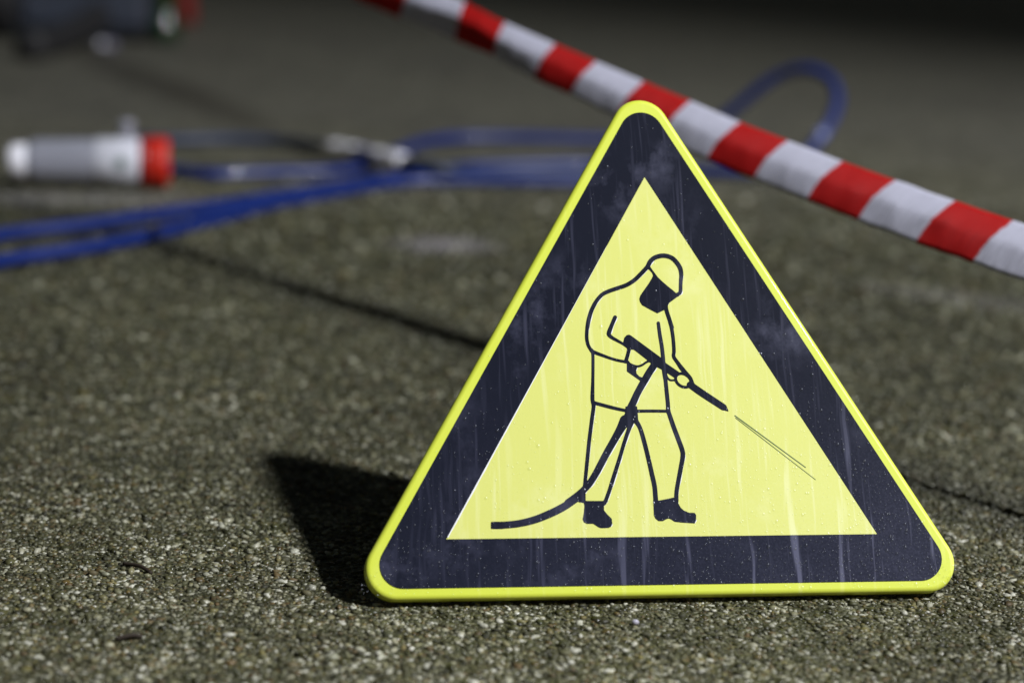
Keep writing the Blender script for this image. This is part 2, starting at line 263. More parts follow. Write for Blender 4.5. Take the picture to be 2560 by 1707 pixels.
# ---------------------------------------------------------------- paving: two slabs parted by an oblique joint, the far one a few mm proud
rng = np.random.default_rng(7)
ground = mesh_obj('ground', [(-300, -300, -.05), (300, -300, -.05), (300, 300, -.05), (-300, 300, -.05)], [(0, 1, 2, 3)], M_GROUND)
tag(ground, kind='structure')
STEP = .0017; GAP = .0032
def jagged(L0, L1, off, amp, seed):
    s = np.concatenate([np.linspace(L0, -1.6, 10)[:-1], np.linspace(-1.6, 2.6, 1400), np.linspace(2.6, L1, 10)[1:]])
    g = np.random.default_rng(seed); w = np.zeros(len(s))
    for k, a in ((5, .5), (13, .35), (37, .35), (90, .4), (210, .45)):
        w += a*np.interp(s, np.linspace(s[0], s[-1], int((s[-1]-s[0])*k)+2), g.normal(size=int((s[-1]-s[0])*k)+2))
    return JP + s[:, None]*JD + (off + amp*w)[:, None]*JN
def slab(sign, top, seed, parent):
    e = jagged(-11, 9, sign*GAP/2, .0005, seed)
    e2 = e + sign*JN*.0035
    far = [e[-1] + sign*JN*14, e[0] + sign*JN*14]
    n = len(e); V = []; F = []
    for p in e2: V.append((*p, top))
    for p in e: V.append((*p, top-.0035))
    for p in e: V.append((*p, top-.045))
    for p in far: V.append((*p, top))
    for i in range(n-1):
        q = [(i, i+1, n+i+1, n+i), (n+i, n+i+1, 2*n+i+1, 2*n+i)]
        F += [t[::-1] for t in q] if sign < 0 else q
    cap = list(range(n)) + [3*n, 3*n+1]
    F.append(cap if sign > 0 else cap[::-1])
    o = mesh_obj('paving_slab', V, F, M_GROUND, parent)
    me = o.data
    # normals up
    return o
slab_front = slab(-1, 0.0, 3, ground); slab_back = slab(1, STEP, 4, ground)
for o in (slab_front, slab_back):
    o.location.z = .05 - .05
    tag(o, kind='structure')
slab_front['label'] = 'near paving slab of exposed aggregate that the warning sign stands on'
slab_back['label'] = 'far paving slab of exposed aggregate behind the dark joint'

e0 = JP - JD*11; e1 = JP + JD*9
V = [(*(p + JN*w), z) for p in (e0, e1) for w, z in ((-.012, -.0026), (.012, -.0026))]
js = mesh_obj('joint_sand', V, [(0, 2, 3, 1)], simple('joint sand', (.034, .030, .018), .9, vary=.5, scale=300), ground); tag(js, kind='structure')
# grains of aggregate standing out of the slabs, nearest the lens
def icosa():
    p = (1+5**.5)/2
    V = np.array([(-1, p, 0), (1, p, 0), (-1, -p, 0), (1, -p, 0), (0, -1, p), (0, 1, p), (0, -1, -p), (0, 1, -p), (p, 0, -1), (p, 0, 1), (-p, 0, -1), (-p, 0, 1)])
    V /= np.linalg.norm(V[0])
    F = np.array([(0, 11, 5), (0, 5, 1), (0, 1, 7), (0, 7, 10), (0, 10, 11), (1, 5, 9), (5, 11, 4), (11, 10, 2), (10, 7, 6), (7, 1, 8),
                  (3, 9, 4), (3, 4, 2), (3, 2, 6), (3, 6, 8), (3, 8, 9), (4, 9, 5), (2, 4, 11), (6, 2, 10), (8, 6, 7), (9, 8, 1)])
    return V, F
def grains():
    bands = [(-.24, .42, .0031), (.42, .95, .0045), (.95, 1.80, .0064)]
    pts = []
    for y0, y1, pitch in bands:
        ny = int((y1-y0)/pitch)
        for j in range(ny):
            y = y0 + (j+.5)*pitch
            hw = .256*1.10*((y-cy)*.974+.10) + .02
            xs = np.arange(cx-hw, cx+hw, pitch)
            p = np.stack([xs, np.full(len(xs), y)], 1) + rng.uniform(-.55, .55, (len(xs), 2))*pitch
            pts.append(np.hstack([p, np.full((len(xs), 1), pitch)]))
    P = np.vstack(pts); keep = rng.random(len(P)) < .93; P = P[keep]
    d = (P[:, :2]-JP) @ JN
    V0, F0 = icosa()
    for sgn, top, par in ((-1, 0.0, slab_front), (1, STEP, slab_back)):
        q = P[(d*sgn) > GAP/2+.0012]; n = len(q)
        r = q[:, 2]*rng.lognormal(-.62, .36, n).clip(.28, 1.25)
        el = rng.uniform(.72, 1.4, n); ht = rng.uniform(.35, .65, n)
        V = np.repeat(V0[None], n, 0) * (1 + rng.normal(0, .13, (n, 12, 1)))
        V[:, :, 0] *= (r*el)[:, None]; V[:, :, 1] *= (r/el)[:, None]; V[:, :, 2] *= (r*ht)[:, None]
        tl = rng.normal(0, .25, n); c, s = np.cos(tl)[:, None], np.sin(tl)[:, None]
        y, z = V[:, :, 1]*c - V[:, :, 2]*s, V[:, :, 1]*s + V[:, :, 2]*c; V[:, :, 1], V[:, :, 2] = y, z
        a = rng.uniform(0, 2*math.pi, n); c, s = np.cos(a)[:, None], np.sin(a)[:, None]
        x, y = V[:, :, 0]*c - V[:, :, 1]*s, V[:, :, 0]*s + V[:, :, 1]*c; V[:, :, 0], V[:, :, 1] = x, y
        V[:, :, 0] += q[:, 0][:, None]; V[:, :, 1] += q[:, 1][:, None]
        V[:, :, 2] += (top + rng.uniform(-.35, .25, n)*r)[:, None]
        F = (F0[None] + (np.arange(n)*12)[:, None, None]).reshape(-1, 3)
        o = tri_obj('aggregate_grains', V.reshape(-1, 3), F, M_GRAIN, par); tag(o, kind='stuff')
grains()

# ---------------------------------------------------------------- warning sign
S_IN = .284; K = S_IN/1077; BASE = 149*K; T = .012; RHO = S_IN/(2*3**.5); VC = BASE + RHO
eu = Vector((math.cos(YAW), math.sin(YAW), 0))
ev = Vector((-math.sin(YAW)*math.sin(LEAN), math.cos(YAW)*math.sin(LEAN), math.cos(LEAN)))
en = eu.cross(ev)
sign = empty('warning_sign')
ms = Matrix((eu, ev, en)).transposed().to_4x4(); ms.translation = (0, 0, T*math.sin(LEAN)); sign.matrix_world = ms
tag(sign, 'yellow triangular warning sign with black border and high-pressure jetting worker, leaning on the paving', 'warning sign')

def film(name, base, runs=.35, rough=.32, haze=(.10, .10, .15), hz=.5):
    """printed film with water marks: vertical run-off streaks, finger smudges and fine dew, stronger low on the right"""
    a = N(name); tc = a.n('TexCoord').outputs['Object']
    sp = a.n('SeparateXYZ'); a.l(tc, sp.inputs[0]); u, v = sp.outputs[0], sp.outputs[1]
    low = a.ramp(a.math('DIVIDE', v, .17), [(.0, 1.), (1., 0.)])
    right = a.ramp(a.math('MULTIPLY_ADD', u, 2.6, .45), [(.0, .15), (1., 1.)])
    warp = a.math('MULTIPLY', a.noise(tc, 14, 2), .006)
    uu = a.math('ADD', u, warp)
    cmb = a.n('CombineXYZ'); a.l(a.math('MULTIPLY', uu, 95), cmb.inputs[0]); a.l(a.math('MULTIPLY', v, 6), cmb.inputs[1])
    st = a.ramp(a.noise(cmb.outputs[0], 1.0, 3, .6), [(.55, 0.), (.64, 1.)])
    st = a.math('MULTIPLY', a.math('MULTIPLY', st, 1.7), a.math('MULTIPLY', low, right), clamp=True)
    cm2 = a.n('CombineXYZ'); a.l(a.math('MULTIPLY', uu, 260), cm2.inputs[0]); a.l(a.math('MULTIPLY', v, 9), cm2.inputs[1])
    st2 = a.math('MULTIPLY', a.ramp(a.noise(cm2.outputs[0], 1.0, 2, .6), [(.54, 0.), (.75, 1.)]), runs)
    sm = a.ramp(a.noise(a.mapping(tc, sc=(1, .8, 1)), 34, 5, .68), [(.46, 0.), (.68, 1.)])
    smk = a.ramp(a.noise(tc, 13, 2), [(.44, 0.05), (.60, 1.)])
    sm = a.math('MULTIPLY', a.math('MULTIPLY', sm, smk), .5)
    dew = a.ramp(a.noise(tc, 700, 2), [(.45, 0.), (.65, 1.)])
    dew = a.math('MULTIPLY', a.math('MULTIPLY_ADD', dew, .30, a.math('MULTIPLY', a.noise(tc, 22, 4, .6), .75)), a.math('MULTIPLY', a.math('MULTIPLY', low, right), .62))
    f = a.math('MAXIMUM', a.math('MAXIMUM', st, st2), a.math('MAXIMUM', sm, dew), clamp=True)
    f = a.math('MULTIPLY', f, hz)
    a.set(Base_Color=a.mix(f, base, haze), Roughness=a.math('MULTIPLY_ADD', f, .3, rough), Specular_IOR_Level=.3, Coat_Weight=.10, Coat_Roughness=.05)
    a.bump(a.noise(tc, 420, 3), .04, .0006)
    return a.m
M_BODY = film('lime yellow plastic', (.64, .72, .065), rough=.38, haze=(.8, .83, .25), hz=.35)
M_YEL = film('pale yellow film', (.675, .700, .175), .6, rough=.36, haze=(.86, .87, .52), hz=.6)
M_BLK = film('blue black print', (.0098, .0115, .0210), rough=.19, haze=(.125, .130, .215), hz=.58)
M_WHT = simple('white sliver film', (.86, .87, .88), .3, vary=.02)
M_GRN = simple('dark green print', (.05, .11, .02), .4)
M_STEEL = simple('galvanised steel', (.45, .46, .47), .35, metal=1.)

def outline(d, r, seg=14):
    out = []
    for ang in (90, 210, 330):
        c = np.array([math.cos(math.radians(ang)), math.sin(math.radians(ang))])*2*(RHO+d-r) + np.array([0, VC])
        for i in range(seg+1):
            t = math.radians(ang-60+120*i/seg); out.append(c + r*np.array([math.cos(t), math.sin(t)]))
    return np.array(out)
D_OUT = 145*K; R_OUT = 75*K; ER = .0032
loops = []
for i in range(7):
    t = math.pi/2*i/6; loops.append((ER*(1-math.sin(t)), -ER*(1-math.cos(t))))
loops += [(0, -T+.002), (.0006, -T+.0006), (.002, -T)]
V = []; F = []; n = len(outline(.01, .005))
for ins, nn in loops:
    for p in outline(D_OUT-ins, R_OUT-ins*.9): V.append((p[0], p[1], nn))
for j in range(len(loops)-1):
    for i in range(n):
        k = (i+1) % n; F.append((j*n+k, j*n+i, (j+1)*n+i, (j+1)*n+k))
F.append(tuple(range(n))); F.append(tuple(reversed(range((len(loops)-1)*n, len(loops)*n))))
F = [tuple(reversed(f)) if len(f) == 4 else f for f in F]
plate = mesh_obj('sign_panel', V, F, M_BODY, sign)
import bmesh
bm = bmesh.new(); bm.from_mesh(plate.data); bmesh.ops.recalc_face_normals(bm, faces=bm.faces); bm.to_mesh(plate.data); bm.free()
plate.data.polygons.foreach_set('use_smooth', [len(p.vertices) == 4 for p in plate.data.polygons])
tag(plate, 'thick lime yellow plastic panel with rounded corners')

# black border film: rounded outside, sharp triangle inside, with a real edge
def ring(name, outer, inner, z0, z1, mat, parent):
    no = len(outer); V = [(p[0], p[1], z1) for p in outer] + [(p[0], p[1], z0) for p in outer] + [(p[0], p[1], z1) for p in inner] + [(p[0], p[1], z0) for p in inner]
    F = []; ni = len(inner)
    for i in range(no):
        k = (i+1) % no; F.append((i, no+i, no+k, k)); F.append((i, k, 2*no+k, 2*no+i))
        F.append((2*no+k, 2*no+i, 2*no+ni+i, 2*no+ni+k))
    return mesh_obj(name, V, F, mat, parent)
outer = outline(117*K, 57*K); inner = outline(0.0, 1e-5)
border = ring('black_border', outer, inner, .00002, .00045, M_BLK, sign)
field_in = outline(-.00015, 2e-5)
V = [(p[0], p[1], .0003) for p in field_in]
field = mesh_obj('yellow_field', V, [tuple(range(len(V)))], M_YEL, sign)

# pictogram: union of traced strokes and shapes, cut out of one film
def sdf_grid(x0, x1, y0, y1, h):
    X, Y = np.meshgrid(np.arange(x0, x1, h), np.arange(y0, y1, h)); D = np.full(X.shape, 9.0)
    def smin(a, b, k=.45):
        hh = np.clip(.5+.5*(b-a)/k, 0, 1); return b*(1-hh)+a*hh - k*hh*(1-hh)
    for st in STROKES:
        st = np.array(st); sd = np.full(X.shape, 9.0)
        if len(st) > 2:
            q, _ = resample(st, .8)
        else: q = st
        for (ax, ay, aw), (bx, by, bw) in zip(q[:-1], q[1:]):
            m_ = 5.0; i0 = max(0, int((min(ay, by)-m_-y0)/h)); i1 = int((max(ay, by)+m_-y0)/h)+1; j0 = max(0, int((min(ax, bx)-m_-x0)/h)); j1 = int((max(ax, bx)+m_-x0)/h)+1
            xs, ys = X[i0:i1, j0:j1], Y[i0:i1, j0:j1]
            dx, dy = bx-ax, by-ay; t = np.clip(((xs-ax)*dx+(ys-ay)*dy)/(dx*dx+dy*dy+1e-9), 0, 1)
            sd[i0:i1, j0:j1] = np.minimum(sd[i0:i1, j0:j1], np.hypot(xs-ax-t*dx, ys-ay-t*dy) - (aw+t*(bw-aw)))
        D = smin(D, sd)
    for pg in POLYS:
        pg = np.array(pg); d2 = np.full(X.shape, 1e9); ins = np.zeros(X.shape, bool)
        for a_, b_ in zip(pg, np.roll(pg, -1, 0)):
            dx, dy = b_-a_; t = np.clip(((X-a_[0])*dx+(Y-a_[1])*dy)/(dx*dx+dy*dy+1e-9), 0, 1)
            d2 = np.minimum(d2, (X-a_[0]-t*dx)**2+(Y-a_[1]-t*dy)**2)
            cond = ((a_[1] > Y) != (b_[1] > Y)); xx = a_[0]+(Y-a_[1])*dx/(dy if abs(dy) > 1e-9 else 1e-9)
            ins ^= cond & (X < xx)
        sd = np.sqrt(d2)*np.where(ins, -1, 1)
        D = smin(D, sd, .35)
    return X, Y, D
def fill_from_field(name, X, Y, D, z, mat, parent):
    """marching squares: flat polygons where D < 0"""
    V = []; F = []; vid = {}; ny, nx = D.shape; edge = {}
    def vtx(i, j):
        k = (i, j)
        if k not in vid: vid[k] = len(V); V.append((X[i, j]/1000, Y[i, j]/1000, z))
        return vid[k]
    def cut(i, j, i2, j2):
        k = (min((i, j), (i2, j2)), max((i, j), (i2, j2)))
        if k not in edge:
            a, b = D[k[0]], D[k[1]]; t = a/(a-b); edge[k] = len(V)
            V.append(((X[k[0]]+(X[k[1]]-X[k[0]])*t)/1000, (Y[k[0]]+(Y[k[1]]-Y[k[0]])*t)/1000, z))
        return edge[k]
    ins = D < 0; any_ = ins[:-1, :-1] | ins[1:, :-1] | ins[:-1, 1:] | ins[1:, 1:]
    for i, j in np.argwhere(any_):
        c = [(i, j), (i, j+1), (i+1, j+1), (i+1, j)]; poly = []
        for a, b in zip(c, c[1:]+c[:1]):
            if ins[a]: poly.append(vtx(*a))
            if ins[a] != ins[b]: poly.append(cut(*a, *b))
        if len(poly) > 2: F.append(poly)
    return mesh_obj(name, V, F, mat, parent)
allp = np.array([p[:2] for st in STROKES for p in st] + [p for pg in POLYS for p in pg])
X, Y, D = sdf_grid(allp[:, 0].min()-4, allp[:, 0].max()+4, allp[:, 1].min()-4, allp[:, 1].max()+4, .33)
picto = fill_from_field('worker_pictogram', X, Y, D, .00056, M_BLK, sign)
tag(picto, 'black outline of a hooded worker aiming a high-pressure lance with trailing hose')
# white slivers along the black edges, always on the lower right of the black
gy, gx = np.gradient(D); gl = np.hypot(gx, gy)+1e-9; dirn = (gx*.87 - gy*.49)/gl
wob = .5 + .5*np.sin(X*.41+np.cos(Y*.33)*2.0)
Wd = D - .62*np.clip((dirn-.90)/.08, 0, 1)*(.15+.85*wob)
Wd = np.maximum(Wd, -(D+.5)); Wd = np.where(dirn > .84, Wd, 1.0)
tag(fill_from_field('white_sliver', X, Y, Wd, .00046, M_WHT, sign), kind='stuff')
A0 = np.array([-S_IN/2, BASE]); A1 = np.array([0, BASE+S_IN*.8660254]); e = A1-A0; pn = np.array([e[1], -e[0]])/np.linalg.norm(e)
ts = np.linspace(.006, .80, 60); g = np.random.default_rng(5); wv = np.interp(ts, [0, .15, .3, .45, .6, .8], [.0008, .0009, .0007, .0005, .0003, .0001])*(1+.25*g.normal(size=60)*.4)
V = [(*(A0+e*t - pn*.0003), .00038) for t in ts] + [(*(A0+e*t + pn*w), .00038) for t, w in zip(ts, wv)]
mesh_obj('white_sliver', V, [(i, 60+i, 61+i, i+1) for i in range(59)], M_WHT, sign)
for (a_, b_, w) in SPRAY:
    a_, b_ = np.array(a_)/1000, np.array(b_)/1000; d = (b_-a_)/np.linalg.norm(b_-a_); nn = np.array([-d[1], d[0]])*w/2000
    mesh_obj('water_jet_line', [(*(a_-nn), .0005), (*(a_+nn), .0005), (*(b_+nn*.8), .0005), (*(b_-nn*.8), .0005)], [(0, 3, 2, 1)], M_GRN, sign)
# fold-out prop behind the panel
inv = ms.inverted()
def loc(p): return inv @ Vector(p)
pa, pb = Vector((-.045, .12, .150)), Vector((-.045, .150, .006)); pc, pd_ = Vector((.03, .150, .006)), Vector((.03, .13, .150))
tube('rear_prop', [loc(p) for p in (pa, pa.lerp(pb, .5), pb, pb.lerp(pc, .5), pc, pc.lerp(pd_, .5), pd_)], .004, M_STEEL, sign, seg=10, step=.008)

# rain drops clinging to the panel
def drops():
    g = np.random.default_rng(11); P = []
    tri = outline(D_OUT-.004, R_OUT-.004)
    occ = {}
    while len(P) < 3000:
        u = g.uniform(-.2, .21); v = g.uniform(.004, .36)
        side = min((v-.003), (RHO+D_OUT-.004) - (u*math.cos(math.radians(30)) + (v-VC)*math.sin(math.radians(30))), (RHO+D_OUT-.004) - (-u*math.cos(math.radians(30)) + (v-VC)*math.sin(math.radians(30))))
        if side < .001: continue
        dens = .06 + .9*max(0, 1-v/.16)*(.35+.65*max(0, min(1, (u+.12)/.28)))
        if g.random() > dens: continue
        cell = (int(u/.0021), int(v/.0021))
        if cell in occ: continue
        occ[cell] = 1; P.append((u, v))
    a = N('rain water'); tc = a.n('TexCoord').outputs['Object']
    trn = a.n('BsdfTransparent'); a.l(a.mix(a.noise(tc, 60, 2), (.94, .945, .90), (.97, .97, .94)), trn.inputs[0])
    gl_ = a.n('BsdfGlossy'); gl_.inputs['Color'].default_value = (.86, .90, 1.0, 1); gl_.inputs['Roughness'].default_value = .30; fr = a.n('Fresnel'); fr.inputs['IOR'].default_value = 1.48
    mx = a.n('MixShader'); geo = a.n('NewGeometry'); a.l(a.math('MULTIPLY', fr.outputs[0], a.math('SUBTRACT', 1.0, geo.outputs['Backfacing'])), mx.inputs[0]); a.l(trn.outputs[0], mx.inputs[1]); a.l(gl_.outputs[0], mx.inputs[2])
    a.l(mx.outputs[0], a.out.inputs['Surface'])
    P = np.array(P); dn = np.minimum(P[:, 1]-BASE, np.minimum(RHO - (P[:, 0]*.8660254 + (P[:, 1]-VC)*.5), RHO - (-P[:, 0]*.8660254 + (P[:, 1]-VC)*.5)))
    band = (dn < -.0006) & (dn > -117*K+.0006); thin = g.random(len(P)) < .6
    for sel, flat, rm in ((band, 1.7, .00052), (~band & thin, .35, .00044)):
        Q = P[sel]; make(g, Q, flat, rm, a.m)
def make(g, P, flat, rm, mat):
    n = len(P); r = (rm*g.lognormal(0, .38, n)).clip(.00025, .0012)
    seg = 9; rings = [(1., 0.), (.84, .22), (.48, .40)]; V0 = []
    for rr, hh in rings:
        for i in range(seg): a = 2*math.pi*i/seg; V0.append((rr*math.cos(a), rr*math.sin(a), hh*flat))
    V0.append((0, 0, .45*flat)); V0 = np.array(V0); F0 = []
    for j in range(2):
        for i in range(seg):
            k = (i+1) % seg; F0 += [(j*seg+i, j*seg+k, (j+1)*seg+k), (j*seg+i, (j+1)*seg+k, (j+1)*seg+i)]
    for i in range(seg): F0.append((2*seg+i, 2*seg+(i+1) % seg, 3*seg))
    F0 = np.array(F0); nv = len(V0)
    V = V0[None]*r[:, None, None]; V[:, :, 1] *= g.uniform(.9, 1.35, n)[:, None]
    V[:, :, 0] += P[:, 0][:, None]; V[:, :, 1] += P[:, 1][:, None]; V[:, :, 2] += .00062
    F = (F0[None]+(np.arange(n)*nv)[:, None, None]).reshape(-1, 3)
    o = tri_obj('water_drops', V.reshape(-1, 3), F, mat, sign); tag(o, kind='stuff')
drops()

# ---------------------------------------------------------------- barrier tape
def tape():
    R = np.array(TAPE); nrow = R[:, 0]
    q = np.linspace(nrow[0], nrow[-1], 420)
    C_ = np.stack([np.interp(q, nrow, R[:, c]) for c in range(1, 10)], 1)
    for c in range(9):                       # smooth the hand-measured edges
        z = C_[:, c]; C_[:, c] = np.where(q < 6.0, np.polyval(p, q), z) if False else np.convolve(np.pad(z, 6, mode='edge'), np.ones(13)/13, 'valid')
    NV = 13; V = []; UV = []; g = np.random.default_rng(3)
    wr = np.interp(q, np.linspace(q[0], q[-1], 110), g.normal(size=110))
    for i in range(len(q)):
        a, b, c = C_[i, 0:3], C_[i, 3:6], C_[i, 6:9]
        for j in range(NV):
            t = j/(NV-1)
            ctrl = 2*b - .5*(a+c); p = (1-t)**2*a + 2*t*(1-t)*ctrl + t*t*c
            pl = a+(b-a)*min(1, t*2) + (c-b)*max(0, t*2-1); p = .45*p + .55*pl
            p = p + np.array([0, 1, 0])*(.0007*math.sin(q[i]*11+t*4) + .0006*wr[i]*math.sin(t*7+q[i]) + .0002*math.sin(q[i]*31-t*6)) + np.array([0, 0, 1])*.0003*wr[i]*(1 if t > .5 else -.5)
            V.append(p); UV.append((q[i], t))
    F = []
    for i in range(len(q)-1):
        for j in range(NV-1):
            F.append((i*NV+j, i*NV+j+1, (i+1)*NV+j+1, (i+1)*NV+j))
    a = N('woven tape print'); uvn = a.n('UVMap'); sp = a.n('SeparateXYZ'); a.l(uvn.outputs[0], sp.inputs[0])
    u, v = sp.outputs[0], sp.outputs[1]
    nz = a.math('MULTIPLY_ADD', a.noise(a.mapping(uvn.outputs[0], sc=(6, 3, 1)), 3, 3), .03, -.015)
    ph = a.math('FRACT', a.math('ADD', a.math('ADD', u, nz), 4.0))
    red = a.ramp(a.math('ABSOLUTE', a.math('SUBTRACT', ph, .25)), [(.238, 1.), (.252, 0.)])
    thr = a.n('TexWave', wave_type='BANDS', bands_direction='X'); thr.inputs['Scale'].default_value = 70; thr.inputs['Distortion'].default_value = .6
    a.l(uvn.outputs[0], thr.inputs['Vector'])
    dirt = a.ramp(a.noise(a.mapping(uvn.outputs[0], sc=(10, 2, 1)), 2.2, 5, .65), [(.42, 0.), (.75, .35)])
    thread_crease = a.ramp(a.noise(a.mapping(uvn.outputs[0], sc=(60, 1.3, 1)), 1.0, 3, .6), [(.44, 0.), (.66, .8)])  # thread lines and crease shading put into the colour
    thread_crease = a.math('MULTIPLY', thread_crease, a.ramp(v, [(.25, .2), (.7, 1.)]))
    dirt = a.math('MAXIMUM', dirt, thread_crease)  # tape grime and the painted crease shading together
    wht = a.mix(dirt, (.78, .78, .90), (.46, .46, .54))
    rd = a.mix(dirt, (.66, .010, .009), (.42, .008, .009))
    a.set(Base_Color=a.mix(red, wht, rd), Roughness=.55, Specular_IOR_Level=.25)
    a.bump(a.math('ADD', a.math('MULTIPLY', thr.outputs['Fac'], .4), a.noise(a.mapping(uvn.outputs[0], sc=(22, 2.5, 1)), 1.6, 4, .6)), .55, .0012)
    tr = a.n('BsdfTranslucent'); a.l(a.mix(red, wht, rd), tr.inputs['Color'])
    mx = a.n('MixShader'); mx.inputs[0].default_value = .38
    a.l(a.b.outputs[0], mx.inputs[1]); a.l(tr.outputs[0], mx.inputs[2]); a.l(mx.outputs[0], a.out.inputs['Surface'])
    o = mesh_obj('barrier_tape', V, F, a.m, None, smooth=True)
    ul = o.data.uv_layers.new(name='UVMap')
    for lp in o.data.loops: ul.data[lp.index].uv = UV[lp.vertex_index]
    so = o.modifiers.new('thickness', 'SOLIDIFY'); so.thickness = .0005
    tag(o, 'red and white striped woven barrier tape stretched diagonally behind the warning sign', 'barrier tape')
tape()

# ---------------------------------------------------------------- blue pressure hoses
M_HOSE = simple('blue hose rubber', (.0025, .0150, .120), .42, vary=.25, scale=40, coat=.1)
M_HOSE2 = simple('weathered blue hose rubber', (.014, .024, .062), .5, vary=.3, scale=30)
M_GLARE = simple('glare white zinc', (.95, .94, 1.0), .25, vary=.03, coat=.5, spec=.9)  # near-white colour stands for the glare on the metal coupling
LIFT = STEP
def up(P): return [(x, y, z+LIFT) for x, y, z in P]
h1 = empty('pressure_hose', (H1[0][0], H1[0][1], 0)); tag(h1, 'blue hose crossing from the left and springing up in a raised loop behind the tape', 'hose', 'blue hoses on the paving')
o = tube('hose_body', up(H1), .0092, M_HOSE, None); o.parent = h1; o.matrix_parent_inverse = Matrix.Translation(h1.location).inverted()
la, lb = Vector(H1[17]), Vector(H1[18]); la.z += LIFT; lb.z += LIFT; lx_ = (lb-la)
o = lathe('glint_ferrule', [(0, .0094), (.002, .0102), (.016, .0102), (.018, .0094)], la+lx_*.35, lx_, simple('pale blue glint', (.13, .16, .36), .25), None, 20); o.parent = h1; o.matrix_parent_inverse = Matrix.Translation(h1.location).inverted()  # highlight on the hose loop, put in as a pale collar
h2 = empty('pressure_hose', (H2[0][0], H2[0][1], 0)); tag(h2, 'lowest and nearest blue hose entering at the left edge of the picture', 'hose', 'blue hoses on the paving')
o = tube('hose_body', up(H2), .0092, M_HOSE, None); o.parent = h2; o.matrix_parent_inverse = Matrix.Translation(h2.location).inverted()
h3 = empty('pressure_hose', (H3[0][0], H3[0][1], 0)); tag(h3, 'dull blue hose with bright metal coupling running from behind the red-capped canister', 'hose', 'blue hoses on the paving')
o = tube('hose_body', up(H3), .0090, M_HOSE2, None); o.parent = h3; o.matrix_parent_inverse = Matrix.Translation(h3.location).inverted()
c0, c1 = Vector(up(H3)[6]), Vector(up(H3)[8]); ax = c1-c0; Lc = ax.length; axn = ax.normalized()
for t0, t1 in ((0.0, .44), (.56, 1.0)):
    L = Lc*(t1-t0)
    o = lathe('glint_ferrule', [(0, .0095), (.003, .0125), (L*.35, .0140), (L*.38, .0130), (L*.62, .0130), (L*.65, .0140), (L-.003, .0125), (L, .0095)], c0+ax*t0, axn, M_GLARE, None, 24)
    o.parent = h3; o.matrix_parent_inverse = Matrix.Translation(h3.location).inverted()
o = lathe('coupling_nut', [(0, .0110), (.002, .0138), (Lc*.10, .0138), (Lc*.12, .0110)], c0+ax*.44, axn, simple('lilac nut', (.34, .33, .50), .35), None, 6)
o.parent = h3; o.matrix_parent_inverse = Matrix.Translation(h3.location).inverted()

# ---------------------------------------------------------------- cloudy canister with red cap
def canister():
    p0 = Vector((-.812, 1.584, .036+LIFT)); p1 = Vector((-.596, 1.622, .036+LIFT)); d = (p1-p0).normalized()
    root = empty('canister', (p0.x, p0.y, LIFT)); tag(root, 'cloudy white plastic canister with red screw cap lying on its side by the hoses', 'canister')
    def own(o): o.parent = root; o.matrix_parent_inverse = Matrix.Translation(root.location).inverted(); return o
    a = N('cloudy plastic'); tc = a.n('TexCoord').outputs['Object']
    a.set(Base_Color=a.mix(a.noise(tc, 25, 4), (.30, .31, .36), (.42, .43, .50)), Roughness=.28, Transmission_Weight=.35, IOR=1.4)
    own(lathe('canister_body', [(.010, .016), (.014, .0255), (.022, .0300), (.030, .0325), (.115, .0335), (.118, .0335)], p0, d, a.m, None, 36))
    own(lathe('highlight_plug', [(-.016, .012), (-.012, .021), (-.004, .0255), (.010, .0262), (.022, .0262), (.024, .020)], p0, d, simple('highlight white', (.86, .86, .92), .15, vary=.03, coat=.5), None, 28))  # canister's end highlight put in as a near-white part
    w = own(lathe('label_sleeve', [(.1165, .0338), (.118, .0352), (.180, .0356), (.184, .0345)], p0, d, simple('white sleeve', (.56, .57, .63), .4, vary=.08), None, 36))
    own(lathe('spout', [(.030, .010), (.050, .010), (.052, .012), (.058, .012), (.060, .008)], p0+d*.162+Vector((0, .004, 0)), (0, .1, 1), a.m, None, 18))
    # dark round print on the sleeve, facing the camera
    _, x, y = basis(d); to = (Vector((cx, cy, cz)) - (p0+d*.152)); to = (to - d*to.dot(d)).normalized()
    oth = d.cross(to)
    V = []; F = []
    for rr in (0, .5, 1):
        for i in range(16):
            t = 2*math.pi*i/16; al, ac = math.cos(t)*.0085*rr, math.sin(t)*.0095*rr; ang = ac/.0358
            V.append(p0 + d*(.156+al) + (to*math.cos(ang) + oth*math.sin(ang))*.0362)
    for j in range(2):
        for i in range(16): k = (i+1) % 16; F.append((j*16+i, j*16+k, (j+1)*16+k, (j+1)*16+i))
    own(mesh_obj('label_spot', V, F, simple('grey green print', (.13, .17, .16), .5), None))
    M_RED = simple('red cap plastic', (.46, .016, .006), .36, vary=.1)
    own(lathe('cap_collar', [(.183, .0335), (.184, .0362), (.196, .0362), (.197, .0330)], p0, d, simple('dark red collar', (.26, .012, .008), .4), None, 40))
    own(lathe('screw_cap', [(.1965, .036), (.198, .0368), (.220, .0370), (.226, .0350), (.228, .028)], p0, d, M_RED, None, 60, rib=lambda i: 1.0 if i % 3 else .965))
    return root
canister().scale.x = .93

